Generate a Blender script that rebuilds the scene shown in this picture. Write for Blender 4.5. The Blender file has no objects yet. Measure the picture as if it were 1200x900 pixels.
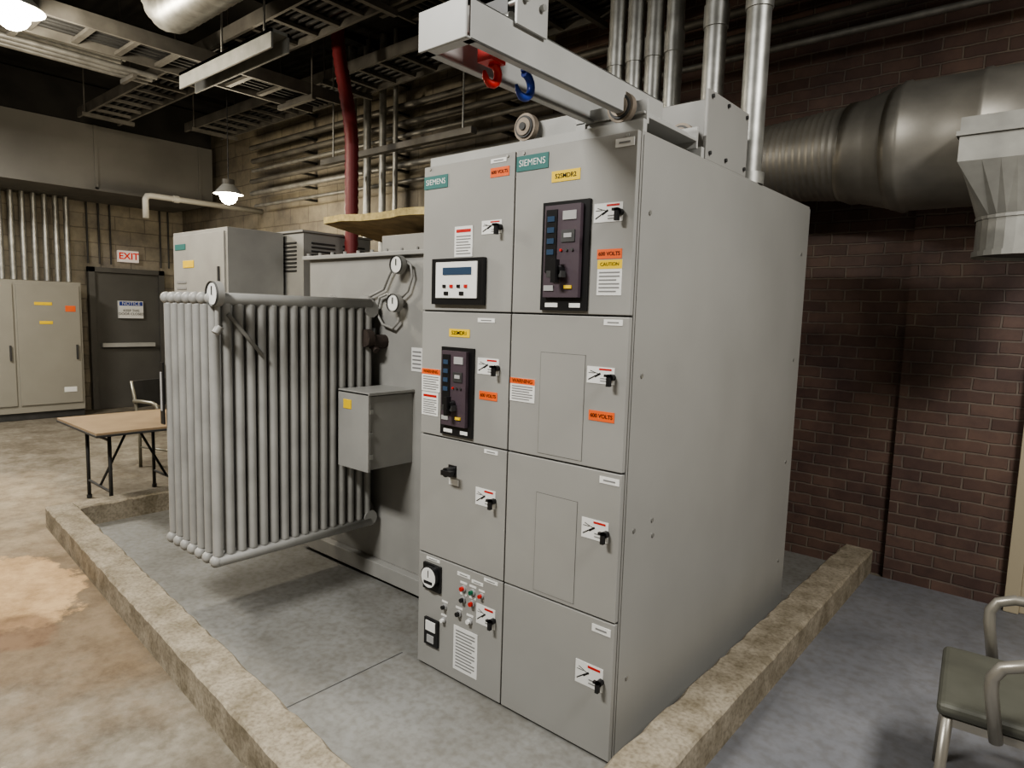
import bpy, bmesh, math, random
from mathutils import Vector, Matrix
random.seed(4)
S=bpy.context.scene
# ---------------------------------------------------------------- helpers
def nt(m):
    m.use_nodes=True
    n=m.node_tree.nodes; l=m.node_tree.links
    return n,l,n["Principled BSDF"]
def mat(name,col,rough=.5,metal=0,var=.0,scale=8,bump=0,bscale=60,emit=None,estr=0,spec=.5):
    m=bpy.data.materials.new(name); n,l,p=nt(m)
    p.inputs["Base Color"].default_value=(*col,1); p.inputs["Roughness"].default_value=rough
    p.inputs["Metallic"].default_value=metal
    p.inputs["Specular IOR Level"].default_value=spec
    tc=n.new("ShaderNodeTexCoord")
    if var>0:
        nz=n.new("ShaderNodeTexNoise"); nz.inputs["Scale"].default_value=scale; nz.inputs["Detail"].default_value=6
        l.new(tc.outputs["Object"],nz.inputs["Vector"])
        r=n.new("ShaderNodeValToRGB")
        r.color_ramp.elements[0].position=.3; r.color_ramp.elements[1].position=.7
        r.color_ramp.elements[0].color=(*[c*(1-var) for c in col],1)
        r.color_ramp.elements[1].color=(*[min(1,c*(1+var)) for c in col],1)
        l.new(nz.outputs["Fac"],r.inputs["Fac"]); l.new(r.outputs["Color"],p.inputs["Base Color"])
    if bump>0:
        nb=n.new("ShaderNodeTexNoise"); nb.inputs["Scale"].default_value=bscale; nb.inputs["Detail"].default_value=5
        l.new(tc.outputs["Object"],nb.inputs["Vector"])
        b=n.new("ShaderNodeBump"); b.inputs["Strength"].default_value=bump; b.inputs["Distance"].default_value=.01
        l.new(nb.outputs["Fac"],b.inputs["Height"]); l.new(b.outputs["Normal"],p.inputs["Normal"])
    if emit:
        p.inputs["Emission Color"].default_value=(*emit,1); p.inputs["Emission Strength"].default_value=estr
    return m
class B:
    def __init__(s,name): s.bm=bmesh.new(); s.mats=[]; s.name=name
    def mi(s,m):
        if m not in s.mats: s.mats.append(m)
        return s.mats.index(m)
    def faces(s,vs,fs,m,smooth=False):
        i=s.mi(m); v=[s.bm.verts.new(p) for p in vs]
        for f in fs:
            try:
                q=s.bm.faces.new([v[k] for k in f]); q.material_index=i; q.smooth=smooth
            except ValueError: pass
    def hexa(s,p,m):
        s.faces(p,[(0,3,2,1),(4,5,6,7),(0,1,5,4),(1,2,6,5),(2,3,7,6),(3,0,4,7)],m)
    def box(s,x0,x1,y0,y1,z0,z1,m):
        if x0>x1:x0,x1=x1,x0
        if y0>y1:y0,y1=y1,y0
        if z0>z1:z0,z1=z1,z0
        s.hexa([(x0,y0,z0),(x1,y0,z0),(x1,y1,z0),(x0,y1,z0),(x0,y0,z1),(x1,y0,z1),(x1,y1,z1),(x0,y1,z1)],m)
    def ring(s,c,d,r,n,up=None):
        d=Vector(d).normalized()
        a=Vector((0,0,1)) if abs(d.z)<.9 else Vector((1,0,0))
        if up is not None:a=Vector(up)
        u=d.cross(a).normalized(); w=d.cross(u)
        return [Vector(c)+r*(math.cos(2*math.pi*k/n)*u+math.sin(2*math.pi*k/n)*w) for k in range(n)]
    def cyl(s,p0,p1,r,m,r1=None,n=16,caps=True):
        r1=r if r1 is None else r1
        d=Vector(p1)-Vector(p0)
        A=s.ring(p0,d,r,n);Bq=s.ring(p1,d,r1,n)
        i=s.mi(m); va=[s.bm.verts.new(p) for p in A]; vb=[s.bm.verts.new(p) for p in Bq]
        for k in range(n):
            f=s.bm.faces.new([va[k],va[(k+1)%n],vb[(k+1)%n],vb[k]]); f.material_index=i; f.smooth=True
        if caps:
            c=[s.bm.verts.new(p) for p in A]; f=s.bm.faces.new(c[::-1]); f.material_index=i
            c=[s.bm.verts.new(p) for p in Bq]; f=s.bm.faces.new(c); f.material_index=i
    def tube(s,pts,r,m,n=12,caps=True):
        pts=[Vector(p) for p in pts]; rs=r if isinstance(r,list) else [r]*len(pts)
        i=s.mi(m); up=None
        rings=[]
        for k,p in enumerate(pts):
            if k==0:d=pts[1]-p
            elif k==len(pts)-1:d=p-pts[k-1]
            else:d=(pts[k+1]-p).normalized()+(p-pts[k-1]).normalized()
            d.normalize()
            if up is None: up=Vector((0,0,1)) if abs(d.z)<.9 else Vector((1,0,0))
            u=d.cross(up).normalized(); w=u.cross(d).normalized(); up=w
            rings.append([s.bm.verts.new(p+rs[k]*(math.cos(2*math.pi*j/n)*u+math.sin(2*math.pi*j/n)*w)) for j in range(n)])
        for a,b in zip(rings,rings[1:]):
            for j in range(n):
                f=s.bm.faces.new([a[j],a[(j+1)%n],b[(j+1)%n],b[j]]); f.material_index=i; f.smooth=True
        if caps:
            f=s.bm.faces.new(rings[0][::-1]); f.material_index=i
            f=s.bm.faces.new(rings[-1]); f.material_index=i
    def sphere(s,c,r,m,n=10):
        i=s.mi(m)
        g=bmesh.ops.create_uvsphere(s.bm,u_segments=n,v_segments=max(6,n//2+1),radius=r,matrix=Matrix.Translation(c))
        for v in g['verts']:
            for f in v.link_faces: f.material_index=i; f.smooth=True
    def done(s,parent=None,bevel=0,seg=2):
        bmesh.ops.recalc_face_normals(s.bm,faces=s.bm.faces)
        me=bpy.data.meshes.new(s.name); s.bm.to_mesh(me); s.bm.free()
        for m in s.mats: me.materials.append(m)
        o=bpy.data.objects.new(s.name,me); S.collection.objects.link(o)
        if parent: link(o,parent)
        if bevel:
            b=o.modifiers.new("bevel","BEVEL"); b.width=bevel; b.segments=seg; b.limit_method='ANGLE'; b.angle_limit=math.radians(50)
        return o
def link(o,parent):
    o.parent=parent; o.matrix_parent_inverse=Matrix.Translation(-parent.location)
def empty(name,loc):
    o=bpy.data.objects.new(name,None); o.location=loc; o.empty_display_size=.1; S.collection.objects.link(o); return o
def text(name,s,loc,size,m,parent=None,face='-y',align='CENTER'):
    c=bpy.data.curves.new(name,'FONT'); c.body=s; c.size=size; c.align_x=align; c.align_y='CENTER'; c.extrude=.0004
    c.materials.append(m)
    o=bpy.data.objects.new(name,c); S.collection.objects.link(o); o.location=loc
    o.rotation_euler=(math.pi/2,0,0) if face=='-y' else (math.pi/2,0,math.pi/2)
    if parent: link(o,parent)
    return o
def arc(c,r,a0,a1,n,axis='xz'):
    out=[]
    for k in range(n+1):
        a=math.radians(a0+(a1-a0)*k/n); p=r*math.cos(a); q=r*math.sin(a)
        out.append({'xz':(c[0]+p,c[1],c[2]+q),'yz':(c[0],c[1]+p,c[2]+q),'xy':(c[0]+p,c[1]+q,c[2])}[axis])
    return out
# ---------------------------------------------------------------- camera
cam=bpy.data.cameras.new("camera"); co=bpy.data.objects.new("camera",cam); S.collection.objects.link(co); S.camera=co
cam.sensor_width=36; cam.lens=23.04; cam.clip_start=.02
R=Vector((.7586,.6511,.0292)).normalized(); D=Vector((.0916,-.0621,-.994)); D=(D-R*D.dot(R)).normalized(); F=R.cross(D).normalized()
if F.dot(Vector((-.6452,.7565,-.1067)))<0: F=-F
M=Matrix((( R.x,-D.x,-F.x,0),(R.y,-D.y,-F.y,0),(R.z,-D.z,-F.z,0),(0,0,0,1)))
co.matrix_world=Matrix.Translation((0,0,1.6))@M
# ---------------------------------------------------------------- materials
GREY=mat("painted_steel_grey",(.312,.308,.292),.42,0,.05,2.5)
GREY2=mat("painted_steel_grey_transformer",(.312,.308,.292),.48,0,.08,5)
RADM=mat("radiator_grey",(.315,.312,.298),.5,0,.12,7)
DGREY=mat("door_gap_dark",(.05,.05,.05),.6)
BLACK=mat("black_plastic",(.012,.012,.013),.3)
CABLEM=mat("cable_black",(.02,.02,.02),.6)
DARK=mat("dark_metal",(.06,.06,.06),.5,.3,.2)
WHEELM=mat("wheel_worn_steel",(.25,.21,.17),.5,.4,.2,30)
WHITE=mat("label_white",(.75,.75,.73),.5)
YEL=mat("label_yellow",(.8,.55,.03),.5)
ORG=mat("label_orange",(.8,.14,.03),.5)
RED=mat("red_paint",(.5,.02,.015),.4)
BLUE=mat("blue_paint",(.02,.05,.3),.4)
GRN=mat("green_lamp",(.01,.12,.06),.3)
TEAL=mat("logo_teal",(.03,.15,.14),.5)
INK=mat("label_ink",(.22,.22,.22),.6)
GALV=mat("galvanized_steel",(.40,.40,.38),.42,.75,.22,14)
PIPEG=mat("pipe_grey_aged",(.27,.265,.25),.5,.5,.25,10)
DUCTM=mat("duct_sheet_metal",(.27,.255,.225),.47,.6,.22,4)
BOOTM=mat("galvanized_boot",(.33,.325,.30),.45,.5,.15,10)
HOIST=mat("hoist_grey_paint",(.40,.40,.385),.4,0,.06,6)
CEILM=mat("ceiling_dark",(.022,.021,.019),.9,0,.4,3)
TRAYM=mat("tray_metal",(.14,.133,.12),.55,.4,.3,6)
SOFM=mat("soffit_paint",(.165,.16,.148),.8,0,.15,1.5)
DARK2=mat("panel_groove",(.12,.12,.115),.6); BRK=mat("breaker_face",(.075,.055,.068),.4); DISP=mat("lcd_display",(.04,.07,.12),.2); LGREY=mat("light_grey_plastic",(.36,.36,.36),.5)
def floor_mat(name,base,dark,stain,sc=1.3,fine=22,fl=.78,rough=.6,bump=.25,p0=.35,p1=.62):
    m=bpy.data.materials.new(name); n,l,p=nt(m)
    tc=n.new("ShaderNodeTexCoord")
    n1=n.new("ShaderNodeTexNoise"); n1.inputs["Scale"].default_value=sc; n1.inputs["Detail"].default_value=10; n1.inputs["Roughness"].default_value=.65
    l.new(tc.outputs["Object"],n1.inputs["Vector"])
    r=n.new("ShaderNodeValToRGB"); r.color_ramp.elements[0].position=p0; r.color_ramp.elements[1].position=p1
    r.color_ramp.elements[0].color=(*dark,1); r.color_ramp.elements[1].color=(*base,1)
    l.new(n1.outputs["Fac"],r.inputs["Fac"]); out=r.outputs["Color"]
    n2=n.new("ShaderNodeTexNoise"); n2.inputs["Scale"].default_value=fine; n2.inputs["Detail"].default_value=6
    l.new(tc.outputs["Object"],n2.inputs["Vector"])
    r2=n.new("ShaderNodeValToRGB"); r2.color_ramp.elements[0].position=.32; r2.color_ramp.elements[1].position=.58
    r2.color_ramp.elements[0].color=(fl,fl*.97,fl*.92,1); r2.color_ramp.elements[1].color=(1,1,1,1)
    l.new(n2.outputs["Fac"],r2.inputs["Fac"])
    def mul(o,rmp):
        mx=n.new("ShaderNodeMix"); mx.data_type='RGBA'; mx.blend_type='MULTIPLY'; mx.inputs[0].default_value=1
        l.new(o,mx.inputs[6]); l.new(rmp.outputs["Color"],mx.inputs[7]); return mx.outputs[2]
    out=mul(out,r2)
    for (c,rad,col,soft,amt,nsc,namp) in stain:
        mp=n.new("ShaderNodeMapping"); mp.vector_type='POINT'
        mp.inputs["Location"].default_value=(-c[0]/rad[0],-c[1]/rad[1],0); mp.inputs["Scale"].default_value=(1/rad[0],1/rad[1],0)
        l.new(tc.outputs["Object"],mp.inputs["Vector"])
        ln=n.new("ShaderNodeVectorMath"); ln.operation='LENGTH'; l.new(mp.outputs["Vector"],ln.inputs[0])
        nn=n.new("ShaderNodeTexNoise"); nn.inputs["Scale"].default_value=nsc; nn.inputs["Detail"].default_value=12; nn.inputs["Roughness"].default_value=.68
        l.new(tc.outputs["Object"],nn.inputs["Vector"])
        ad=n.new("ShaderNodeMath"); ad.operation='MULTIPLY_ADD'; ad.inputs[1].default_value=namp
        l.new(nn.outputs["Fac"],ad.inputs[0]); l.new(ln.outputs["Value"],ad.inputs[2])
        t0=1+namp*.5-soft/2
        mr=n.new("ShaderNodeMapRange"); mr.inputs["From Min"].default_value=t0; mr.inputs["From Max"].default_value=t0+soft
        mr.inputs["To Min"].default_value=amt; mr.inputs["To Max"].default_value=0
        l.new(ad.outputs[0],mr.inputs["Value"])
        m3=n.new("ShaderNodeMix"); m3.data_type='RGBA'
        l.new(mr.outputs[0],m3.inputs[0]); l.new(out,m3.inputs[6]); m3.inputs[7].default_value=(*col,1); out=m3.outputs[2]
    if stain:
        n4=n.new("ShaderNodeTexNoise"); n4.inputs["Scale"].default_value=4.5; n4.inputs["Detail"].default_value=12; n4.inputs["Roughness"].default_value=.75
        l.new(tc.outputs["Object"],n4.inputs["Vector"])
        r4=n.new("ShaderNodeValToRGB"); r4.color_ramp.elements[0].position=.38; r4.color_ramp.elements[1].position=.58
        r4.color_ramp.elements[0].color=(.66,.62,.57,1); r4.color_ramp.elements[1].color=(1.05,1.05,1.05,1)
        l.new(n4.outputs["Fac"],r4.inputs["Fac"]); out=mul(out,r4)
    l.new(out,p.inputs["Base Color"]); p.inputs["Roughness"].default_value=rough
    b=n.new("ShaderNodeBump"); b.inputs["Strength"].default_value=bump; b.inputs["Distance"].default_value=.01
    l.new(n1.outputs["Fac"],b.inputs["Height"]); l.new(b.outputs["Normal"],p.inputs["Normal"])
    return m
FLOORM=floor_mat("concrete_floor_stained",(.255,.235,.195),(.135,.117,.09),
 [((-4.3,.8),(1.5,.75),(.19,.135,.08),.5,.75,2.2,1.6),((-6.4,.9),(1.4,.8),(.36,.30,.215),.6,.7,2.2,1.6),
  ((-4.35,.86),(.62,.33),(.50,.345,.19),.10,.95,3.2,1.5),((-3.75,.78),(.22,.14),(.17,.10,.055),.3,.7,4,1.5)],rough=.8)
PADM=floor_mat("painted_floor_grey",(.235,.235,.225),(.165,.16,.145),[],sc=2.2,fine=30,fl=.8,rough=.6)
FLOOR2=floor_mat("painted_floor_blue_grey",(.2,.203,.218),(.15,.153,.165),[],sc=2,fl=.85)
CURBM=floor_mat("curb_concrete",(.34,.30,.235),(.20,.17,.12),[],sc=7,fine=60,fl=.68,rough=.85,bump=.5,p0=.36,p1=.6)
def block_mat(name,c1,c2,mort,w,h,ms,bump,axis):
    m=bpy.data.materials.new(name); n,l,p=nt(m)
    tc=n.new("ShaderNodeTexCoord"); sp=n.new("ShaderNodeSeparateXYZ"); l.new(tc.outputs["Object"],sp.inputs[0])
    cb=n.new("ShaderNodeCombineXYZ"); l.new(sp.outputs[axis],cb.inputs[0]); l.new(sp.outputs[2],cb.inputs[1])
    br=n.new("ShaderNodeTexBrick"); br.inputs["Scale"].default_value=1; br.inputs["Brick Width"].default_value=w; br.inputs["Row Height"].default_value=h
    br.inputs["Mortar Size"].default_value=ms; br.inputs["Mortar Smooth"].default_value=.4
    br.inputs["Color1"].default_value=(*c1,1); br.inputs["Color2"].default_value=(*c2,1); br.inputs["Mortar"].default_value=(*mort,1)
    nd=n.new("ShaderNodeTexNoise"); nd.inputs["Scale"].default_value=9; l.new(tc.outputs["Object"],nd.inputs["Vector"])
    va=n.new("ShaderNodeVectorMath"); va.operation='SCALE'; va.inputs["Scale"].default_value=.016; l.new(nd.outputs["Color"],va.inputs[0])
    vb=n.new("ShaderNodeVectorMath"); vb.operation='ADD'; l.new(cb.outputs[0],vb.inputs[0]); l.new(va.outputs[0],vb.inputs[1])
    l.new(vb.outputs[0],br.inputs["Vector"])
    nz=n.new("ShaderNodeTexNoise"); nz.inputs["Scale"].default_value=2.5; nz.inputs["Detail"].default_value=10; nz.inputs["Roughness"].default_value=.7; l.new(tc.outputs["Object"],nz.inputs["Vector"])
    r=n.new("ShaderNodeValToRGB"); r.color_ramp.elements[0].position=.35; r.color_ramp.elements[1].position=.65
    r.color_ramp.elements[0].color=(.62,.6,.63,1); r.color_ramp.elements[1].color=(1.15,1.1,1.02,1); l.new(nz.outputs["Fac"],r.inputs["Fac"])
    mx=n.new("ShaderNodeMix"); mx.data_type='RGBA'; mx.blend_type='MULTIPLY'; mx.inputs[0].default_value=1
    l.new(br.outputs["Color"],mx.inputs[6]); l.new(r.outputs["Color"],mx.inputs[7]); l.new(mx.outputs[2],p.inputs["Base Color"])
    p.inputs["Roughness"].default_value=.6
    b=n.new("ShaderNodeBump"); b.inputs["Strength"].default_value=bump; b.inputs["Distance"].default_value=.01; b.invert=True
    l.new(br.outputs["Fac"],b.inputs["Height"]); l.new(b.outputs["Normal"],p.inputs["Normal"])
    return m
BRICK=block_mat("brick_dark_red",(.165,.108,.09),(.115,.073,.063),(.20,.165,.14),.21,.073,.007,.9,0)
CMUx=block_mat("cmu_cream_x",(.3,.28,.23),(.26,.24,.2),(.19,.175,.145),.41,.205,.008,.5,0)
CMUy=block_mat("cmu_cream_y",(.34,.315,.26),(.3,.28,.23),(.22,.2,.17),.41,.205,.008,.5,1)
# ---------------------------------------------------------------- room shell
WY=4.66; CZ=4.3
def room(name,m,*a):
    b=B(name); b.box(*a,m); return b.done()
room("floor",FLOORM,-11.2,3.2,-4.2,WY+.2,-.2,0)
wb=B("wall_back"); wb.box(-3.6,-.79,WY,WY+.2,0,CZ,BRICK); wb.box(-.79,3.2,WY-.05,WY+.2,0,2.75,BRICK); wb.box(-.79,3.2,WY,WY+.2,2.75,CZ,BRICK)
wb.box(-11.2,-3.6,WY,WY+.2,0,CZ,CMUx); wb.done()
room("wall_left",CMUy,-11.2,-11,-4.2,WY,0,CZ)
room("wall_right",CMUy,3,3.2,-4.2,WY-.05,0,CZ)
room("wall_front",CMUx,-11,3,-4.2,-4,0,CZ)
room("ceiling",CEILM,-11.2,3.2,-4.2,WY+.2,CZ,CZ+.15)
p=B("floor_painted_pad")
p.faces([(-5.3,1.38,.004),(-.95,1.05,.004),(-.95,WY,.004),(-5.3,WY,.004)],[(0,1,2,3)],PADM)
p.box(-2.264,-2.258,1.2,1.915,.004,.0045,DGREY); p.done()
room("floor_painted_aisle",FLOOR2,-.9,3,-.5,WY-.05,0,.003)
def curb_bar(b,p0,p1,w,h,inner_sign,m):
    p0=Vector(p0);p1=Vector(p1); L=(p1-p0).length; n=max(2,int(L/.06)); d=(p1-p0).normalized(); q=Vector((-d.y,d.x,0))*inner_sign
    i=b.mi(m); rings=[]
    for k in range(n+1):
        c=p0+d*(L*k/n)
        j=lambda a:(random.random()-.5)*a
        e1=.007+max(0,j(.022)); e2=.007+max(0,j(.028))
        prof=[(0,0),(j(.004),h*.5),(0,h-e1),(e1,h+j(.003)),(w*.5,h+j(.003)),(w-e2,h+j(.003)),(w,h-e2),(w,0)]
        rings.append([b.bm.verts.new(c+q*a+Vector((0,0,z))) for a,z in prof])
    for a,c in zip(rings,rings[1:]):
        for k in range(len(a)-1):
            f=b.bm.faces.new([a[k],a[k+1],c[k+1],c[k]]); f.material_index=i
    for rr in (rings[0],rings[-1]):
        f=b.bm.faces.new(rr); f.material_index=i
cb=B("containment_curb")
curb_bar(cb,(-5.4,1.30,0),(-1.04,.96,0),.17,.15,1,CURBM)
curb_bar(cb,(-.865,.95,0),(-.865,WY-.005,0),.175,.15,1,CURBM)
curb_bar(cb,(-5.4,1.46,0),(-5.4,2.41,0),.17,.15,-1,CURBM)
cb.done()
d=B("door_1"); BEI=mat("beige_paint",(.45,.39,.28),.5)
DY=WY-.05
d.box(-.17,-.10,DY-.06,DY-.002,0.004,2.2,BEI); d.box(-.10,.85,DY-.03,DY-.002,.004,2.13,BEI); d.box(.85,.92,DY-.06,DY-.002,.004,2.2,BEI); d.box(-.10,.85,DY-.06,DY-.002,2.13,2.2,BEI)
d.cyl((-.02,DY-.03,1.0),(-.02,DY-.09,1.0),.028,GALV,n=16)
d.done(bevel=.003)
# ---------------------------------------------------------------- switchgear
X0,XM,X1=-2.155,-1.645,-1.125; Y0,Y1=1.913,3.70; H=2.205
sw=empty("electrical_switchgear_cabinet",((X0+X1)/2,(Y0+Y1)/2,0))
b=B("cabinet_body")
b.box(X0,X1,Y0+.022,Y1,0.004,H,GREY)
b.box(X1,X1+.004,Y0+.03,Y1,0.03,H-.012,GREY)
b.done(sw,bevel=.004)
zs=[(0.01,.53),(.53,1.066),(1.066,1.602),(1.602,2.205)]
b=B("cabinet_doors")
for xa,xb in ((X0,XM),(XM,X1)):
    for za,zb in zs:
        b.box(xa+.003,xb-.003,Y0,Y0+.022,za+.003,zb-.003,GREY)
b.done(sw,bevel=.003)
b=B("door_gaps"); b.box(X0+.004,X1-.004,Y0+.014,Y0+.0225,.01,H-.004,DGREY); b.done(sw)
b=B("screws")
for z in (.3,.85,1.4,1.95):
    for y in (2.0,3.6): b.cyl((X1+.003,y,z),(X1+.008,y,z),.008,GALV,n=8)
for y,z in ((2.13,.86),(2.14,.80)): b.cyl((X1+.003,y,z),(X1+.008,y,z),.008,GALV,n=8)
for xa in (X0+.04,XM-.04,XM+.04,X1-.04): b.cyl((xa,Y0,2.19),(xa,Y0-.004,2.19),.006,GALV,n=8)
b.done(sw)
rows=[
('logo',-2.149,-2.008,2.109,2.161,'SIEMENS'),('logo',-1.638,-1.489,2.125,2.18,'SIEMENS'),
('orange',-1.771,-1.675,2.119,2.154,'600 VOLTS'),('yellow',-1.472,-1.349,2.07,2.108,'52SMDR2'),
('tag',-1.211,-1.14,2.155,2.182,''),('tag',-1.77,-1.69,2.172,2.188,''),
('breaker',-1.498,-1.296,1.616,1.999,''),('white',-1.961,-1.859,1.823,1.945,''),('hl',-1.81,-1.706,1.906,1.958,''),
('relay',-2.075,-1.78,1.63,1.817,''),('hl',-1.284,-1.173,1.916,1.979,''),('orange',-1.265,-1.168,1.794,1.826,'600 VOLTS'),
('warn2',-1.261,-1.164,1.671,1.790,''),
('yellow',-1.983,-1.864,1.498,1.53,'52SMDR1'),('breaker',-2.016,-1.831,1.085,1.455,''),('warn',-2.148,-2.033,1.256,1.354,''),
('white',-2.146,-2.042,1.151,1.252,''),('hl',-1.815,-1.701,1.356,1.421,''),('orange',-1.802,-1.706,1.254,1.288,'600 VOLTS'),
('warn',-1.639,-1.518,1.267,1.357,''),('inset',-1.495,-1.295,1.083,1.463,''),('hl',-1.286,-1.175,1.368,1.426,''),
('orange',-1.272,-1.168,1.2375,1.273,'600 VOLTS'),('tag',-1.82,-1.728,1.562,1.579,''),('tag',-1.226,-1.152,1.57,1.59,''),
('knob',-1.997,-1.895,.895,.967,''),('hl',-1.809,-1.701,.818,.890,''),('inset',-1.494,-1.304,.548,.933,''),
('hl',-1.282,-1.171,.812,.8845,''),('tag',-1.215,-1.136,1.022,1.046,''),('tag',-1.767,-1.694,1.038,1.055,''),
('meter',-2.11,-2.001,.374,.492,''),('device',-2.098,-2.011,.118,.241,''),
('lamp',-1.886,-1.847,.424,.453,'r'),('lamp',-1.832,-1.793,.424,.453,'g'),('lamp',-1.778,-1.745,.424,.453,'r'),
('lamp',-1.886,-1.847,.3745,.403,'k'),('lamp',-1.832,-1.793,.3745,.403,'r'),('lamp',-1.91,-1.869,.303,.335,'k'),('lamp',-1.845,-1.806,.292,.323,'w'),
('lamp',-2.0,-1.965,.245,.274,'w'),('lamp',-1.996,-1.96,.308,.334,'k'),
('hl',-1.789,-1.685,.315,.399,''),('placard',-1.92,-1.779,.063,.26,''),('hl',-1.283,-1.165,.262,.349,''),
('tag',-1.75,-1.675,.505,.52,''),('tag',-1.22,-1.142,.478,.505,''),('tag',-1.905,-1.83,.487,.503,''),('tag',-1.82,-1.755,.478,.492,''),('tag',-2.1,-2.015,.505,.518,'')]
def front_items(rows,parent,Y):
    lab=B("labels"); dev=B("devices")
    def lines(x0,x1,z0,z1,n):
        for i in range(n):
            z=z1-(z1-z0)*(i+.5)/n; t=(z1-z0)/n*.18
            lab.box(x0,x1-(.15 if i%3==2 else 0)*(x1-x0),Y-.0032,Y-.0022,z-t,z+t,INK)
    for k,x0,x1,z0,z1,s in rows:
        w=x1-x0;h=z1-z0; cx=(x0+x1)/2; cz=(z0+z1)/2
        if k=='logo':
            lab.box(x0,x1,Y-.003,Y,z0,z1,TEAL); text("logo_text",s,(cx,Y-.0035,cz),w*.225,WHITE,parent)
        elif k in('orange','yellow'):
            lab.box(x0,x1,Y-.002,Y,z0,z1,ORG if k=='orange' else YEL)
            t=text("label_text",s,(cx,Y-.0025,cz),w*.185,BLACK,parent); t.data.offset=.0002
        elif k=='tag':
            lab.box(x0,x1,Y-.002,Y,z0,z1,WHITE); lines(x0+w*.2,x1-w*.2,z0+h*.2,z1-h*.2,1)
        elif k in('white','placard'):
            lab.box(x0,x1,Y-.002,Y,z0,z1,WHITE)
            if k=='white': lab.box(x0+w*.1,x1-w*.1,Y-.003,Y-.002,z1-h*.2,z1-h*.1,RED)
            lines(x0+w*.1,x1-w*.1,z0+h*.06,z1-(h*.28 if k=='white' else h*.06),7 if k=='white' else 12)
        elif k in('warn','warn2'):
            lab.box(x0,x1,Y-.002,Y,z0,z1,WHITE); lab.box(x0,x1,Y-.003,Y-.002,z1-h*.25,z1,ORG if k=='warn' else YEL)
            text("warning_text","WARNING" if k=='warn' else "CAUTION",(cx,Y-.0035,z1-h*.125),w*.17,BLACK,parent)
            lines(x0+w*.08,x1-w*.08,z0+h*.06,z1-h*.3,6)
        elif k=='hl':
            lab.box(x0,x1,Y-.002,Y,z0,z1,WHITE); lab.box(x0+w*.45,x1-w*.1,Y-.003,Y-.002,z1-h*.18,z1-h*.08,RED)
            def stroke(xa,za,xb,zb,t):
                d=Vector((xb-xa,0,zb-za)).normalized(); q=Vector((-d.z,0,d.x))*t
                P=[Vector((xa,0,za))-q,Vector((xb,0,zb))-q,Vector((xb,0,zb))+q,Vector((xa,0,za))+q]
                lab.faces([(v.x,Y-.003,v.z) for v in P]+[(v.x,Y-.0019,v.z) for v in P],[(0,1,2,3),(0,1,5,4),(2,3,7,6)],BLACK)
            stroke(x0+w*.06,z0+h*.2,x0+w*.36,z0+h*.5,.0018); stroke(x0+w*.12,z1-h*.25,x0+w*.5,z0+h*.55,.001); stroke(x0+w*.3,z0+h*.4,x0+w*.5,z0+h*.62,.0032); stroke(x0+w*.06,z0+h*.62,x0+w*.3,z0+h*.62,.0008)
            lines(x0+w*.5,x1-w*.2,z0+h*.1,z0+h*.4,2)
            hx=x1-.006; hz=cz-.003
            dev.cyl((hx,Y,hz),(hx,Y-.02,hz),.012,BLACK,n=14); dev.box(hx-.006,hx+.007,Y-.034,Y-.018,hz-.03,hz+.011,BLACK)
            dev.box(hx-.016,hx+.007,Y-.034,Y-.022,hz+.002,hz+.011,BLACK)
        elif k=='inset':
            t=.0018
            lab.box(x0,x1,Y-.0008,Y,z0,z1,DARK2); lab.box(x0+t,x1-t,Y-.0014,Y-.0005,z0+t,z1-t,GREY)
        elif k=='breaker':
            dev.box(x0,x1,Y-.012,Y,z0,z1,BLACK)
            dev.box(x0+w*.12,x1-w*.12,Y-.03,Y-.012,z0+h*.12,z1-h*.04,BRK)
            dev.box(x0+w*.16,x0+w*.40,Y-.034,Y-.03,z0+h*.35,z1-h*.08,BLACK)
            for i in range(4): dev.box(x0+w*.20,x0+w*.35,Y-.037,Y-.034,z1-h*(.14+.1*i),z1-h*(.19+.1*i),DISP)
            dev.box(x0+w*.52,x1-w*.2,Y-.034,Y-.03,z1-h*.18,z1-h*.10,LGREY)
            dev.box(x0+w*.5,x1-w*.22,Y-.034,Y-.03,z1-h*.38,z1-h*.27,DARK); dev.box(x0+w*.56,x1-w*.28,Y-.036,Y-.033,z1-h*.34,z1-h*.30,LGREY)
            for i in range(3): dev.cyl((x0+w*(.5+.12*i),Y-.03,z1-h*.45),(x0+w*(.5+.12*i),Y-.036,z1-h*.45),w*.025,DARK if i else RED,n=8)
            dev.cyl((cx,Y-.03,z0+h*.36),(cx,Y-.06,z0+h*.36),w*.1,BLACK,n=12)
            dev.box(cx-w*.05,cx+w*.05,Y-.075,Y-.05,z0+h*.25,z0+h*.46,BLACK); dev.box(cx-w*.2,cx+w*.12,Y-.06,Y-.03,z0+h*.30,z0+h*.36,DARK)
            dev.box(x0+w*.6,x0+w*.75,Y-.036,Y-.03,z0+h*.2,z0+h*.23,YEL)
            dev.box(x0+w*.15,x0+w*.36,Y-.034,Y-.03,z0+h*.18,z0+h*.23,LGREY)
            dev.box(x0+w*.12,x0+w*.4,Y-.014,Y-.012,z0+h*.03,z0+h*.07,WHITE); dev.box(x0+w*.65,x0+w*.88,Y-.014,Y-.012,z0+h*.03,z0+h*.07,WHITE)
        elif k=='relay':
            dev.box(x0,x1,Y-.02,Y,z0,z1,BLACK); dev.box(x0+w*.1,x1-w*.1,Y-.025,Y-.02,z0+h*.14,z1-h*.08,WHITE)
            dev.box(x0+w*.25,x1-w*.2,Y-.028,Y-.025,z1-h*.36,z1-h*.2,DISP)
            for i in range(4): dev.box(x0+w*(.25+.14*i),x0+w*(.31+.14*i),Y-.029,Y-.025,z0+h*.36,z0+h*.43,RED if i%2 else BLACK)
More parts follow.
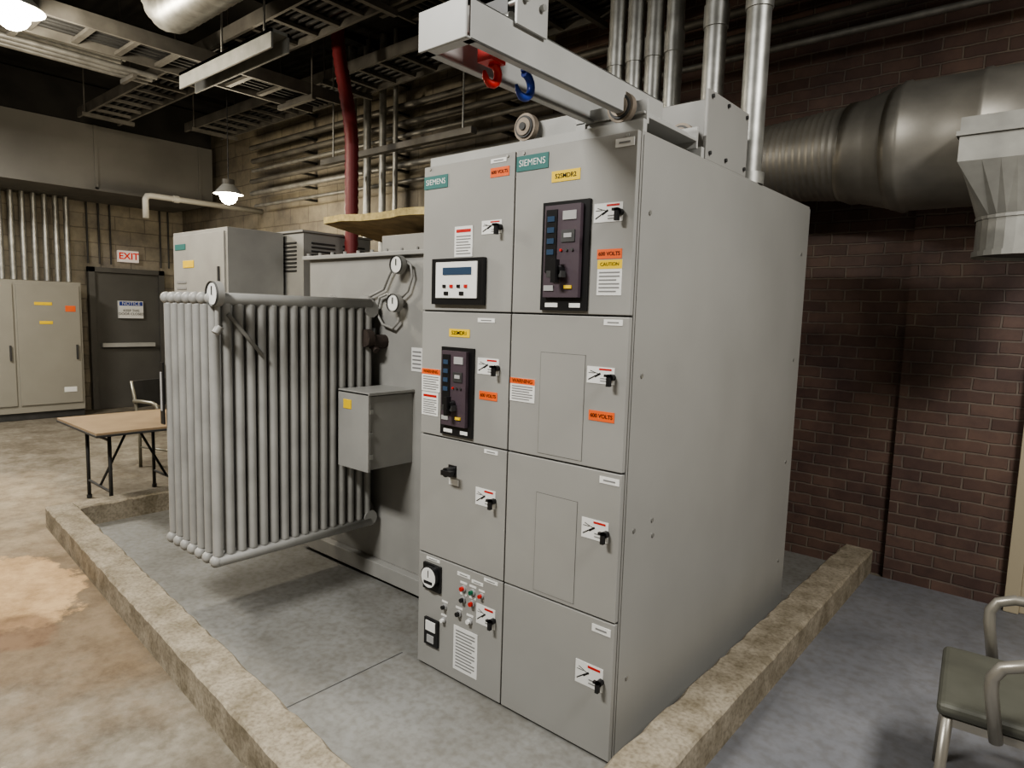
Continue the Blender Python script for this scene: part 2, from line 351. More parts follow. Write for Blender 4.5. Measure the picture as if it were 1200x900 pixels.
            for i in range(2): dev.box(x0+w*(.28+.3*i),x0+w*(.36+.3*i),Y-.029,Y-.025,z0+h*.2,z0+h*.28,BLACK)
        elif k=='knob':
            dev.box(cx-.022,cx+.022,Y-.006,Y,cz-.025,cz+.025,BLACK); dev.cyl((cx,Y,cz),(cx,Y-.045,cz),.02,BLACK,n=16); dev.box(cx-.012,cx+.045,Y-.06,Y-.04,cz-.009,cz+.012,BLACK)
            lab.box(cx-.02,cx+.035,Y-.003,Y,cz-.06,cz-.035,WHITE)
        elif k=='meter':
            dev.box(x0,x1,Y-.012,Y,z0,z1,BLACK); dev.cyl((cx,Y-.012,z0+h*.55),(cx,Y-.03,z0+h*.55),w*.46,BLACK,n=24); dev.cyl((cx,Y-.03,z0+h*.55),(cx,Y-.032,z0+h*.55),w*.41,WHITE,n=24)
            dev.box(cx-.001,cx+.002,Y-.034,Y-.032,z0+h*.55,z0+h*.55+w*.3,BLACK); dev.box(cx-w*.25,cx+w*.25,Y-.033,Y-.032,z0+h*.3,z0+h*.42,BLACK)
        elif k=='device':
            dev.box(x0,x1,Y-.012,Y,z0,z1,BLACK); dev.box(x0+w*.15,x1-w*.15,Y-.016,Y-.012,z0+h*.55,z1-h*.08,WHITE); dev.box(x0+w*.25,x1-w*.25,Y-.016,Y-.012,z0+h*.12,z0+h*.4,LGREY)
        elif k=='lamp':
            m={'r':RED,'g':GRN,'k':BLACK,'w':WHITE}[s]
            dev.cyl((cx,Y,cz),(cx,Y-.008,cz),w*.36,LGREY,n=14); dev.cyl((cx,Y-.008,cz),(cx,Y-.02,cz),w*.24,m,n=14)
            lab.box(cx-w*.5,cx+w*.5,Y-.002,Y,cz+w*.48,cz+w*.7,WHITE)
    lab.done(parent); dev.done(parent,bevel=.0015)
front_items(rows,sw,Y0)
jb=B("junction_box"); jb.box(-1.42,-1.15,2.45,2.79,H+.001,H+.235,GREY); jb.box(-1.145,-1.13,2.42,2.82,H+.001,H+.262,GREY)
for y in (2.45,2.6,2.79): jb.cyl((-1.13,y,H+.24),(-1.122,y,H+.24),.008,DARK,n=8); jb.cyl((-1.13,y,H+.03),(-1.122,y,H+.03),.008,DARK,n=8)
jb.done(bevel=.003)
# hoist
ho=empty("breaker_lifting_hoist",(-1.3,2.0,H))
b=B("hoist_boom")
def chan(b,x,y0,y1,z0,z1,side,m,t=.006,fl=.03):
    b.box(x,x+t*side,y0,y1,z0,z1,m); b.box(x,x+fl*side,y0,y1,z1-t,z1,m); b.box(x,x+fl*side,y0,y1,z0,z0+t,m)
chan(b,-1.20,1.21,2.2,2.272,2.372,-1,HOIST); chan(b,-1.375,1.20,2.2,2.272,2.372,1,HOIST)
b.box(-1.375,-1.20,1.194,1.20,2.272,2.372,HOIST); b.box(-1.375,-1.2,1.20,1.235,2.366,2.372,HOIST); b.box(-1.375,-1.2,1.20,1.235,2.272,2.278,HOIST)
b.done(ho,bevel=.002)
b=B("hoist_carriage")
b.box(-1.69,-1.14,1.985,2.0,H+.035,H+.115,HOIST); b.box(-1.69,-1.14,2.0,2.36,H+.055,H+.066,HOIST); b.box(-1.69,-1.14,2.36,2.372,H+.03,H+.11,HOIST)
b.box(-1.42,-1.145,1.975,2.3,H+.066,H+.074,HOIST); b.box(-1.42,-1.38,1.975,1.985,H+.02,H+.14,HOIST)
for x in (-1.633,-1.22):
    for y in (1.955,2.395):
        for rr,dd,m in ((.05,0,WHEELM),(.040,.006,DARK),(.032,.010,WHEELM),(.014,.016,DARK)):
            b.cyl((x,y-.012-dd,H+.09),(x,y+.012,H+.09),rr,m,n=28)
b.done(ho,bevel=.002)
b=B("rail"); b.box(-2.15,-1.13,1.945,1.97,H+.001,H+.04,HOIST); b.box(-2.15,-1.13,2.38,2.405,H+.001,H+.04,HOIST); b.done(ho)
b=B("hook_trolley")
b.box(-1.196,-1.188,1.37,1.50,2.36,2.465,HOIST); b.box(-1.387,-1.379,1.37,1.50,2.36,2.465,HOIST)
for y in (1.40,1.47): b.cyl((-1.40,y,2.43),(-1.175,y,2.43),.009,GALV,n=10)
b.cyl((-1.35,1.40,2.39),(-1.23,1.40,2.39),.02,GALV,n=12); b.box(-1.34,-1.24,1.39,1.48,2.40,2.45,DARK)
b.box(-1.31,-1.26,1.35,1.41,2.28,2.40,RED); b.tube(arc((-1.285,1.38,2.255),.028,90,-180,10,'yz'),[.012]*8+[.009]*2+[.004],RED,8)
b.box(-1.305,-1.27,1.46,1.50,2.33,2.4,RED)
b.cyl((-1.285,1.52,2.4),(-1.285,1.52,2.3),.01,BLUE,n=8); b.tube(arc((-1.285,1.52,2.262),.034,90,-170,12,'yz'),[.012]*10+[.009,.007,.004],BLUE,8)
b.done(ho)
cd=B("electrical_conduit_bank")
def cond(x,y,r,z0=H+.001,z1=CZ):
    cd.cyl((x,y,z0),(x,y,z1),r,GALV,n=20)
    cd.cyl((x,y,z0),(x,y,z0+.05),r*1.25,GALV,n=20); cd.cyl((x,y,z0+.75),(x,y,z0+.85),r*1.12,GALV,n=20)
cond(-1.18,2.98,.053); cond(-1.41,3.05,.052)
for x in (-1.70,-1.815,-1.93,-2.045): cond(x,3.2,.046)
cd.done()
# ---------------------------------------------------------------- duct
ve=empty("ventilation_duct",(-.8,4.1,2.54))
du=B("duct_run")
path=[];rad=[]
x=-3.4
while x<-1.08:
    r=.212 if x<-1.6 else .212+(x+1.6)/.55*.045
    path+=[(x,4.12,2.55),(x+.016,4.12,2.55),(x+.02,4.12,2.55),(x+.026,4.12,2.55)]; rad+=[r,r,r+.004,r+.004]; x+=.036
path+= [(-1.05,4.12,2.545),(-1.04,4.12,2.545),(-.97,4.11,2.545)]; rad+=[.258,.275,.275]
xx=-.95
while xx<-.80:
    rr_=.275+(xx+.97)/.17*.05
    path.append((xx,4.105,2.542)); rad.append(rr_); path.append((xx+.01,4.105,2.542)); rad.append(rr_+.005); xx+=.03
path+=[(-.79,4.1,2.54),(-.78,4.1,2.54),(-.76,4.1,2.54),(-.75,4.1,2.54),(-.45,4.1,2.54),(-.44,4.1,2.54),(-.42,4.1,2.54),(-.41,4.1,2.54),(-.1,4.1,2.54),(-.09,4.1,2.54),(-.07,4.1,2.54),(-.06,4.1,2.54),(.3,4.1,2.54),(2.9,4.1,2.54)]
rad+=[.327,.337,.337,.327,.327,.335,.335,.327,.327,.335,.335,.327,.327,.327]
du.tube(path,rad,DUCTM,32)
for xx in (-3,-1.9,.6): du.box(xx-.02,xx+.02,4.2,WY-.055,2.28 if xx<0 else 2.2,2.31 if xx<0 else 2.23,TRAYM)
du.done(ve)
bt=B("boot_diffuser")
def loft(b,lo,hi,m):
    n=len(lo); b.faces(lo+hi,[tuple([k,(k+1)%n,n+(k+1)%n,n+k]) for k in range(n)],m)
def sq(cx,cy,z,s,n=32):
    o=[]
    for k in range(n):
        a=2*math.pi*k/n; c,sn=math.cos(a),math.sin(a); q=s/max(abs(c),abs(sn)); o.append((cx+c*q,cy+sn*q,z))
    return o
def ci(cx,cy,z,r,n=32): return [(cx+r*math.cos(2*math.pi*k/n),cy+r*math.sin(2*math.pi*k/n),z) for k in range(n)]
bx,by=-.2,3.83
loft(bt,sq(bx,by,2.33,.27),sq(bx,by,2.52,.27),BOOTM); loft(bt,ci(bx,by,2.10,.205),sq(bx,by,2.33,.27),BOOTM)
loft(bt,ci(bx,by,1.93,.205),ci(bx,by,2.10,.205),BOOTM); loft(bt,ci(bx,by,1.925,.214),ci(bx,by,1.95,.214),BOOTM)
loft(bt,sq(bx,by,2.44,.282),sq(bx,by,2.46,.282),BOOTM); loft(bt,ci(bx,by,2.09,.212),ci(bx,by,2.105,.212),BOOTM)
bt.faces(ci(bx,by,1.94,.204),[tuple(range(32))],DARK)
bt.done(ve)
# ---------------------------------------------------------------- transformer
tr=empty("power_transformer",(-3.1,2.9,0))
b=B("tank")
TY=2.38
b.box(-3.76,-2.19,TY,3.6,.12,1.9,GREY2); b.box(-3.80,-2.19,TY-.03,3.64,1.9,1.925,GREY2); b.box(-3.80,-2.18,TY-.05,3.65,.03,.12,GREY2)
b.box(-2.22,-2.165,TY-.04,3.3,.6,1.15,GREY2)
b.box(-3.75,-3.65,TY-.02,3.55,.004,.03,GREY2); b.box(-2.35,-2.25,TY-.02,3.55,.004,.03,GREY2)
for i in range(12): b.cyl((-3.75+i*.13,TY-.015,1.925),(-3.75+i*.13,TY-.015,1.94),.012,GREY2,n=6)
b.box(-3.5,-2.2,2.75,3.5,1.925,2.08,GREY2)
b.done(tr,bevel=.004)
b=B("radiator")
zb,zt=.375,1.63
for i in range(7):
    x=-3.525+i*.082
    for z in (zb,zt):
        b.tube([(x,1.40,z),(x,1.41,z),(x,2.30,z)],[.024,.03,.03],RADM,10); b.sphere((x,1.405,z),.031,RADM,10)
    for j in range(16):
        y=1.415+j*.058
        b.cyl((x,y,zb+.03),(x,y,zt-.03),.024,RADM,n=10,caps=False)
        b.cyl((x,y,zb),(x,y,zb+.03),.015,RADM,r1=.024,n=10,caps=False); b.cyl((x,y,zt-.03),(x,y,zt),.024,RADM,r1=.015,n=10,caps=False)
for z in (zb+.02,zt-.03):
    b.cyl((-3.58,2.30,z),(-3.01,2.30,z),.045,RADM,n=16); 
    for x in (-3.5,-3.15): b.cyl((x,2.30,z),(x,TY,z),.05,RADM,n=16); b.cyl((x,2.345,z),(x,2.375,z),.08,RADM,n=16)
b.tube([(-3.005,1.47,1.56),(-3.005,1.64,1.36)],.010,RADM,8)
b.box(-3.555,-3.515,1.373,1.38,.98,1.3,BLACK); b.box(-3.548,-3.528,1.371,1.373,1.05,1.25,LGREY)
b.done(tr)
b=B("gauges")
def gauge(b,c,r):
    b.cyl((c[0],c[1],c[2]),(c[0],c[1]-.03,c[2]),r,GREY2,n=24); b.cyl((c[0],c[1]-.03,c[2]),(c[0],c[1]-.034,c[2]),r*.85,WHITE,n=24)
    b.cyl((c[0],c[1]-.03,c[2]),(c[0],c[1]-.04,c[2]),r*1.0,DARK2,r1=r*.98,n=24,caps=False)
    b.box(c[0]-.003,c[0]+.003,c[1]-.037,c[1]-.034,c[2]-r*.1,c[2]+r*.6,BLACK)
gauge(b,(-2.985,1.42,1.65),.058); b.cyl((-2.985,1.41,1.65),(-2.985,1.41,1.5),.012,GREY2,n=8); b.cyl((-2.985,1.42,1.5),(-2.985,1.40,1.47),.02,GREY2,n=8)
g1=Vector((-2.814,2.3,1.845)); g2=Vector((-2.839,2.3,1.639)); g3=Vector((-3.0,2.3,1.42))
for g in (g1,g2): gauge(b,(g.x,2.34,g.z),.05); b.cyl((g.x,2.34,g.z),(g.x,TY,g.z),.02,GREY2,n=10)
RUST=mat("valve_rusty",(.06,.045,.038),.7,.2,.3,30)
b.cyl((g3.x,2.28,g3.z),(g3.x,TY,g3.z),.04,RUST,n=14); b.cyl((g3.x-.05,2.3,g3.z+.03),(g3.x+.03,2.3,g3.z-.05),.02,RUST,n=10); b.cyl((g3.x,2.24,g3.z+.02),(g3.x,2.28,g3.z+.02),.05,RUST,n=8)
b.tube([(g1.x-.02,2.35,g1.z+.02),(g1.x-.06,2.35,g1.z+.01),(g1.x-.11,2.35,g1.z-.05),(g1.x-.16,2.35,g1.z-.13),(g1.x-.22,2.35,g1.z-.15),(g1.x-.28,2.35,g1.z-.17)],.008,GREY2,8)
b.tube([(g2.x-.03,2.35,g2.z+.02),(g2.x-.1,2.35,g2.z+.05),(g2.x-.17,2.35,g2.z+.03),(g2.x-.2,2.35,g2.z-.05),(g2.x-.14,2.35,g2.z-.12),(g2.x-.05,2.35,g2.z-.14),(g2.x,2.35,g2.z-.1),(g2.x,2.35,g2.z-.04)],.008,GREY2,8)
b.tube([(g1.x+.03,2.35,g1.z+.02),(g1.x+.07,2.35,g1.z),(g1.x+.085,2.35,g1.z-.06),(g1.x+.05,2.35,g1.z-.14),(g2.x+.02,2.35,g2.z+.03)],.007,GREY2,8)
b.box(-2.76,-2.67,TY-.003,TY,1.27,1.40,WHITE)
for i in range(5): b.box(-2.75,-2.68,TY-.0045,TY-.003,1.285+i*.022,1.293+i*.022,INK)
b.done(tr)
b=B("terminal_box"); b.box(-2.995,-2.745,2.085,TY,.76,1.15,GREY2); b.box(-3.0,-2.735,2.07,2.085,.75,1.165,GREY2); b.box(-3.0,-2.73,2.07,TY,1.155,1.17,GREY2)
for z in (.83,.95,1.07): b.box(-2.745,-2.732,2.078,2.10,z-.012,z+.012,GALV)
b.box(-2.95,-2.88,2.067,2.07,1.07,1.12,YEL)
b.done(tr,bevel=.003)
b=B("drain_hose"); b.tube([(-2.25,2.3,.2),(-2.25,2.2,.16),(-2.24,2.17,.06),(-2.23,2.1,.02)],.014,RUST,8); b.cyl((-2.25,2.33,.2),(-2.25,2.22,.2),.025,RUST,n=10); b.done(tr)
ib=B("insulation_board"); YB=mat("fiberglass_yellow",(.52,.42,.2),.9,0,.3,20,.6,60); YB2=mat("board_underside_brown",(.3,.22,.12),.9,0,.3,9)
n=16
for k in range(n):
    def prof(k):
        x=-4.12+k*(1.67/n); zf=2.195-.02*k/n+.006*math.sin(k*.9); zr=2.092+.004*math.sin(k*1.3); j=.010*math.sin(k*2.1); return x,zf,zr,j
    xa,fa,ra,ja=prof(k); xb,fb,rb,jb_=prof(k+1)
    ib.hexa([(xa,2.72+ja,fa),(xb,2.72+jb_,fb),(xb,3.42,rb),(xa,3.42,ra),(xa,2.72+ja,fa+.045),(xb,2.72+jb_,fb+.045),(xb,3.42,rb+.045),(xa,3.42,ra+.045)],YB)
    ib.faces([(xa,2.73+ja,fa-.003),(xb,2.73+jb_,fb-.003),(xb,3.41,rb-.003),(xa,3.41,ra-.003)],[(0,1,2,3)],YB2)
ib.done()
# ---------------------------------------------------------------- far switchgear + louver box
fs=empty("distant_switchgear_cabinet",(-5.5,2.7,0))
b=B("body"); b.box(-5.97,-5.0,2.45,2.92,.004,2.2,GREY2); b.box(-5.94,-5.03,2.435,2.45,1.5,2.17,GREY2); b.box(-5.94,-5.03,2.435,2.45,.1,1.48,GREY2)
b.box(-5.9,-5.7,2.43,2.435,2.05,2.1,TEAL); b.box(-5.75,-5.55,2.43,2.435,1.9,1.96,YEL); b.box(-5.88,-5.7,2.43,2.435,1.72,1.74,INK);b.box(-5.88,-5.7,2.43,2.435,1.77,1.79,INK); b.box(-5.8,-5.4,2.43,2.436,1.55,1.58,WHITE)
b.box(-5.12,-5.1,2.42,2.436,1.75,1.9,DARK)
b.done(fs,bevel=.004)
lv=B("louvered_enclosure"); lv.box(-5.3,-4.75,2.95,3.6,.004,2.2,GREY2); lv.box(-5.32,-4.73,2.93,3.62,2.2,2.215,GREY2)
for i in range(8):
    z=2.12-i*.032
    lv.box(-4.752,-4.74,3.02,3.24,z-.006,z+.006,DARK); lv.box(-4.752,-4.74,3.32,3.54,z-.006,z+.006,DARK); lv.box(-5.2,-4.85,2.94,2.952,z-.006,z+.006,DARK)
lv.done()
# ---------------------------------------------------------------- left wall things
dr=empty("door_2",(-10.95,3.8,0)); DOORM=mat("door_grey",(.095,.092,.085),.5,0,.1,3)
b=B("leaf"); XW=-10.995
b.box(XW,XW+.05,3.36,4.24,.004,2.03,DOORM); b.box(XW,XW+.1,3.28,3.36,.004,2.1,DOORM); b.box(XW,XW+.1,4.24,4.32,.004,2.1,DOORM); b.box(XW,XW+.1,3.28,4.32,2.03,2.1,DOORM)
b.box(XW+.05,XW+.13,3.42,4.15,.93,.99,HOIST); b.box(XW+.05,XW+.1,3.66,4.0,1.36,1.62,WHITE); b.box(XW+.1,XW+.102,3.67,3.99,1.55,1.61,BLUE)
b.done(dr,bevel=.004)
text("notice_text","NOTICE",(XW+.104,3.83,1.58),.07,WHITE,dr,'+x')
text("notice_text_lines","KEEP THIS\nDOOR CLOSED",(XW+.104,3.83,1.45),.05,BLACK,dr,'+x')
ex=empty("exit_sign",(XW+.05,3.83,2.28)); b=B("sign_body"); b.box(XW,XW+.07,3.69,3.97,2.2,2.37,mat("exit_white",(.6,.55,.5),.5,emit=(1,.85,.75),estr=.2)); b.done(ex,bevel=.004)
t=text("exit_text","EXIT",(XW+.073,3.83,2.285),.135,mat("exit_red",(.5,.03,.01),.5,emit=(1,.04,.02),estr=.2),ex,'+x'); t.data.offset=.003
wc=empty("wall_electrical_cabinet",(-10.7,2.3,0))
b=B("body"); CABM=mat("cabinet_beige_grey",(.27,.258,.222),.5,0,.05,3)
b.box(-10.99,-10.47,1.2,3.05,.1,1.85,CABM); b.box(-10.99,-10.5,1.2,3.05,.004,.1,DARK)
b.box(-10.47,-10.45,2.31,3.02,.2,1.8,CABM); b.box(-10.47,-10.45,1.5,2.27,.2,1.8,CABM)
b.box(-10.45,-10.445,2.5,2.7,1.53,1.57,YEL); b.box(-10.45,-10.445,2.85,2.97,1.45,1.53,ORG); b.box(-10.45,-10.445,2.55,2.7,1.28,1.32,YEL); b.box(-10.45,-10.42,2.96,2.98,.8,1.0,DARK)
b.box(-10.45,-10.42,2.21,2.23,.8,1.0,DARK); b.box(-10.45,-10.445,2.8,2.95,.35,.42,WHITE)
b.done(wc,bevel=.005)
b=B("wall_conduit_bank")
for i in range(14): b.cyl((-10.7,1.35+i*.125,1.86),(-10.7,1.35+i*.125,3.015),.035,GALV,n=10)
for y in (3.3,3.45,3.6,4.3,4.42): b.cyl((-10.96,y,2.15),(-10.96,y,3.6),.012,DARK,n=6)
b.done()
sf=B("trim_1"); sf.box(-10.4,-9.6,-4,4.5,3.02,3.8,SOFM); sf.box(-9.6,-9.59,-4,4.5,3.0,3.04,SOFM)
for y in (0,1.5,3.0,4.3): sf.box(-9.6,-9.59,y,y+.04,3.02,3.8,SOFM)
sf.box(-10.95,-10.42,-4,4.5,3.02,3.06,SOFM); sf.box(-10.95,-9.62,-4,4.5,3.81,4.28,CEILM)
sf.done()
wp=B("white_pipe"); PIPEW=mat("pipe_white",(.4,.39,.36),.5)
wp.tube([(-8.5,3.18,2.6),(-8.5,3.18,2.82),(-8.5,3.2,2.86),(-8.5,3.25,2.87),(-8.5,WY-.01,2.87)],.035,PIPEW,12); wp.cyl((-8.5,3.5,2.87),(-8.5,3.56,2.87),.045,PIPEW,n=12); wp.done()
# ---------------------------------------------------------------- table and chairs
tb=empty("folding_table",(-5.65,2.0,0)); TW=mat("table_wood_top",(.30,.22,.14),.5,0,.1,6)
b=B("table_top"); b.box(-6.12,-5.22,1.58,2.40,.64,.665,TW); b.box(-6.125,-5.215,1.575,2.405,.632,.648,DARK); b.done(tb,bevel=.003)
b=B("legs")
for y in (1.75,2.25):
    for x in (-6.0,-5.5): b.tube([(x,y,.632),(x,y,.004)],.014,DARK,8); b.cyl((x,y,.004),(x,y,.03),.02,DARK,n=8)
    b.cyl((-6.0,y,.15),(-5.5,y,.15),.01,DARK,n=8); b.cyl((-6.0,y,.55),(-5.5,y,.55),.01,DARK,n=8)
b.tube([(-5.74,1.75,.15),(-5.74,1.98,.62)],.01,DARK,8);b.tube([(-5.74,2.25,.15),(-5.74,2.02,.62)],.01,DARK,8)
b.done(tb)
def chair(name,loc,rot,sc,fc):
    e=empty(name,(0,0,0)); 
    SE=mat(name+"_vinyl",sc,.55,0,.15,8); FR=mat(name+"_frame",fc,.35,.6)
    b=B("seat")
    b.box(-.23,.2,-.23,.23,.41,.455,SE); b.done(e,bevel=.02,seg=3)
    b=B("backrest"); 
    f=lambda y:.25-.42*y*y
    for k in range(8):
        y0=-.22+k*.44/8;y1=y0+.44/8
        b.hexa([(f(y0),y0,.58),(f(y0)+.025,y0,.58),(f(y1)+.025,y1,.58),(f(y1),y1,.58),(f(y0)+.04,y0,.84),(f(y0)+.065,y0,.84),(f(y1)+.065,y1,.84),(f(y1)+.04,y1,.84)],SE)
    b.done(e)
    b=B("frame")
    for s in (-1,1):
        y=.25*s
        b.tube([(-.2,y*.85,.41),(-.215,y*.95,.0)],.016,FR,10)
        b.tube([(.2,y*.9,.0),(.19,y*.92,.42),(.24,y*.9,.62),(.29,y*.88,.84)],.015,FR,10)
        b.tube([(-.08,y*1.02,.40),(-.105,y*1.08,.56),(-.105,y*1.1,.60),(-.085,y*1.1,.635),(-.04,y*1.1,.655),(.1,y*1.1,.66),(.22,y*1.02,.655),(.245,y*.92,.64)],.018,FR,12)
        b.tube([(-.205,y*.9,.2),(.2,y*.91,.2)],.01,FR,8)
    b.box(-.21,.19,-.22,.22,.385,.41,FR)
    b.done(e)
    e.location=loc; e.rotation_euler=(0,0,rot)
    for c in e.children: c.matrix_parent_inverse=Matrix.Identity(4)
    return e
chair("metal_armchair",(-.01,2.55,.004),.09,(.075,.075,.06),(.33,.31,.27))
chair("metal_armchair.001",(-6.72,2.72,.0),math.radians(200),(.03,.03,.03),(.25,.24,.2))
# ---------------------------------------------------------------- overhead
def ladder(name,ax,c,a0,a1,z,w,m=TRAYM,step=.28):
    b=B(name)
    for s in (-1,1):
        q=c+s*w/2
        if ax=='x': b.box(a0,a1,q-.012,q+.012,z,z+.1,m)
        else: b.box(q-.012,q+.012,a0,a1,z,z+.1,m)
    k=a0+step/2
    while k<a1:
        if ax=='x': b.box(k-.02,k+.02,c-w/2,c+w/2,z+.01,z+.035,m)
        else: b.box(c-w/2,c+w/2,k-.02,k+.02,z+.01,z+.035,m)
        k+=step
    for i in range(5):
        q=c-w*.34+i*w*.16; r=.016+.008*(i%2)
        if ax=='x': b.cyl((a0,q,z+.035+r),(a1,q+.03,z+.035+r),r,CABLEM,n=6)
        else: b.cyl((q,a0,z+.035+r),(q+.03,a1,z+.035+r),r,CABLEM,n=6)
    for kk in (a0+.3,(a0+a1)/2,a1-.3):
        for s in (-1,1):
            q=c+s*(w/2+.03)
            if ax=='x': b.cyl((kk,q,z),(kk,q,CZ),.008,m,n=6)
            else: b.cyl((q,kk,z),(q,kk,CZ),.008,m,n=6)
        if ax=='x': b.box(kk-.02,kk+.02,c-w/2-.06,c+w/2+.06,z-.04,z,m)
        else: b.box(c-w/2-.06,c+w/2+.06,kk-.02,kk+.02,z-.04,z,m)
    b.done()
ladder("cable_tray",'y',-5.42,-1,3.6,3.42,.44)
ladder("cable_tray.001",'x',2.75,-8.6,-3.4,3.62,.4)
ladder("cable_tray.002",'x',3.93,-8.6,-2.5,3.72,.45)
ladder("cable_tray.003",'y',-3.95,2.3,3.6,3.85,.45)
STR=mat("strut_light",(.19,.19,.175),.55,.3,.2,10)
b=B("strut_channel"); b.box(-5.0,-3.75,2.12,2.24,3.21,3.23,STR); b.box(-5.0,-3.75,2.12,2.132,3.12,3.23,STR); b.box(-5.0,-3.75,2.228,2.24,3.12,3.23,STR)
for x in (-4.5,-3.95): b.cyl((x,2.19,3.23),(x,2.19,3.8),.008,GALV,n=6)
b.done()
b=B("strut_channel.001"); b.box(-5.6,-3.6,3.66,3.72,2.95,3.0,TRAYM)
for x in (-5.4,-3.7): b.cyl((x,3.67,3.0),(x,3.67,CZ),.008,GALV,n=6)
b.done()
b=B("overhead_conduit_run")
for i,(y,z,r) in enumerate([(4.4,3.05,.03),(4.4,3.2,.03),(4.42,3.34,.022),(4.42,3.46,.03),(4.45,2.9,.02),(4.40,3.62,.03),(4.4,3.9,.04),(4.42,4.05,.03)]):
    b.cyl((-8.3,y,z),(.5 if z>3.3 else -2.4,y,z),r,TRAYM if i%2 else PIPEG,n=10)
    for x in (-7.2,-5.5,-4.0): b.box(x-.02,x+.02,y,WY-.005,z-.012,z+.012,DARK)
b.done()
b=B("crossing_conduit_run")
for i,(x,z,r) in enumerate([(-3.05,3.98,.03),(-2.9,3.98,.022),(-2.76,3.98,.03),(-2.6,3.98,.04)]):
    b.cyl((x,-3,z),(x,3.6,z),r,GALV if i%2==0 else PIPEG,n=10); b.cyl((x,1.6,z),(x,1.66,z),r*1.3,PIPEG,n=10)
for y in (.5,2.5): b.box(-3.1,-2.55,y,y+.04,3.9,3.94,TRAYM); b.cyl((-3.1,y+.02,3.92),(-3.1,y+.02,CZ),.006,TRAYM,n=6); b.cyl((-2.54,y+.02,3.92),(-2.54,y+.02,CZ),.006,TRAYM,n=6)
b.done()
b=B("crossing_conduit_run.001")
for x in (-7.2,-7.05,-6.9,-6.78): b.cyl((x,-3,3.8),(x,2.4,3.8),.03,GALV,n=10)
for y in (-1,1): b.box(-7.26,-6.74,y,y+.04,3.73,3.77,TRAYM); b.cyl((-7.25,y+.02,3.74),(-7.25,y+.02,CZ),.006,TRAYM,n=6)
b.done()
b=B("crossing_conduit_run.002")
for x,z in ((-6.3,3.5),(-6.2,3.5),(-6.1,3.5)): b.cyl((x,-3,z),(x,2.4,z),.022,PIPEG,n=10)
for y in (-1,1,2.2): b.box(-6.34,-6.06,y,y+.03,3.44,3.475,TRAYM); b.cyl((-6.34,y+.015,3.45),(-6.34,y+.015,CZ),.006,TRAYM,n=6)
b.done()
b=B("vertical_pipe_group")
for x,y,r in ((-5.95,4.28,.045),(-5.7,4.28,.04),(-5.45,4.28,.035),(-5.25,4.28,.025)): b.cyl((x,y,.004),(x,y,CZ),r,GALV,n=12)
b.done()
b=B("flexible_ceiling_duct"); ctrl=[]
y=1.9; zc=3.45; rb=.22; xa,xb=-4.72,-3.4
for k in range(14): ctrl.append((xa,y,CZ-(CZ-zc-rb)*k/14))
for k in range(11): a=math.pi+ (math.pi/2)*k/10; ctrl.append((xa+rb+rb*math.cos(a),y,zc+rb+rb*math.sin(a)))
for k in range(1,20): ctrl.append((xa+rb+(xb-xa-2*rb)*k/20,y,zc))
for k in range(11): a=-math.pi/2+(math.pi/2)*k/10; ctrl.append((xb-rb+rb*math.cos(a),y,zc+rb+rb*math.sin(a)))
for k in range(1,15): ctrl.append((xb,y,zc+rb+(CZ-zc-rb)*k/14))
b.tube(ctrl,[.125+(.009 if k%2 else 0) for k in range(len(ctrl))],GALV,20); b.done()
b=B("ceiling_beam")
for x in (-9,-7.4,-5.8,-4.2,-2.6,-1.0,.6): b.box(x,x+.12,-4,WY-.01,4.24,CZ-.002,CEILM)
b.done()
rc=B("red_flexible_conduit"); pts=[];rr=[]
REDC=mat("red_conduit",(.17,.026,.03),.45)
for k in range(90):
    z=1.2+k/89*3.08; u=min(1,max(0,(z-2.9)/1.0)); u=u*u*(3-2*u); pts.append((-4.6-.2*u,3.3,z)); rr.append(.052+(.006 if k%2 else 0))
rc.tube([(-4.6,3.3,.01)]+pts,[.052]+rr,REDC,14); rc.done()
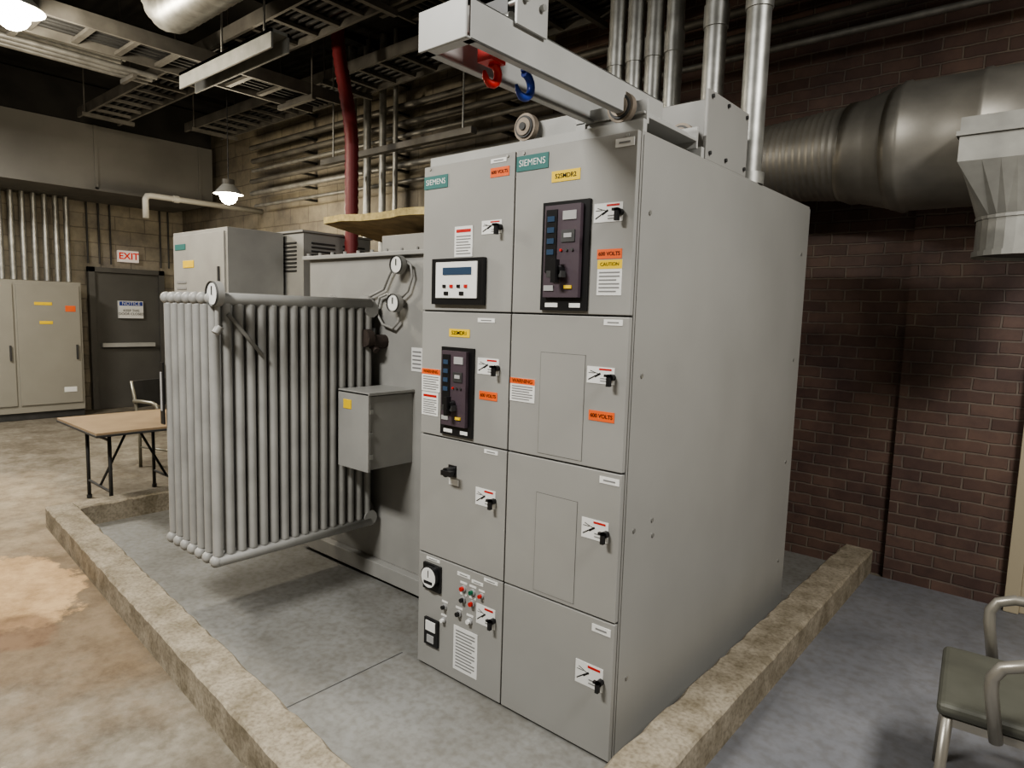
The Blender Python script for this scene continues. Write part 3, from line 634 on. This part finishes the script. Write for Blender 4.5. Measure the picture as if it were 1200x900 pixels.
def bulb(name,loc,r,power,col,top,dish):
    e=empty(name,loc)
    b=B("globe"); b.sphere(loc,r,mat(name+"_glow",(1,1,1),.5,emit=col,estr=25),14); b.done(e)
    b=B("fixture"); b.cyl((loc[0],loc[1],loc[2]+r*.8),(loc[0],loc[1],loc[2]+r+.08),r*.7,TRAYM,n=14); b.cyl((loc[0],loc[1],loc[2]+r+.08),(loc[0],loc[1],top),.006,DARK,n=8)
    b.cyl((loc[0],loc[1],loc[2]+r*.2),(loc[0],loc[1],loc[2]+r*1.3),dish,HOIST,r1=r*.7,n=24,caps=False); b.done(e)
    l=bpy.data.lights.new(name+"_light",'POINT'); l.energy=power; l.color=col; l.shadow_soft_size=r+.02
    o=bpy.data.objects.new(name+"_light",l); S.collection.objects.link(o); o.location=(loc[0],loc[1],loc[2]-r-.06); link(o,e)
bulb("ceiling_lamp",(-7,3.45,2.76),.09,45,(1,.88,.66),CZ,.15)
bulb("ceiling_lamp.001",(-5.02,1.16,3.31),.10,85,(1,.9,.72),CZ,.17)
def fluo(name,x,y,z,sx,sy,power,col):
    e=empty(name,(x,y,z))
    b=B("housing"); b.box(x-sx/2-.03,x+sx/2+.03,y-sy/2-.03,y+sy/2+.03,z+.01,z+.08,HOIST)
    b.cyl((x,y-sy*.3,z+.08),(x,y-sy*.3,CZ),.006,GALV,n=6); b.cyl((x,y+sy*.3,z+.08),(x,y+sy*.3,CZ),.006,GALV,n=6); b.done(e)
    l=bpy.data.lights.new(name+"_light",'AREA'); l.shape='RECTANGLE'; l.size=sx; l.size_y=sy; l.energy=power; l.color=col
    o=bpy.data.objects.new(name+"_light",l); S.collection.objects.link(o); o.location=(x,y,z); link(o,e)
fluo("fluorescent_fixture",-2.3,-.7,3.6,1.2,.5,160,(1,.98,.93))
fluo("fluorescent_fixture.001",1.2,1.7,3.6,.5,1.2,115,(1,.98,.93))
fluo("fluorescent_fixture.002",-8,.3,3.6,1.2,.5,170,(1,.95,.86))
w=bpy.data.worlds.new("world"); S.world=w; w.use_nodes=True; w.node_tree.nodes["Background"].inputs[0].default_value=(.5,.5,.5,1); w.node_tree.nodes["Background"].inputs[1].default_value=.05
S.view_settings.view_transform='AgX'
try: S.view_settings.look='AgX - Medium High Contrast'
except Exception: pass
S.view_settings.exposure=.42
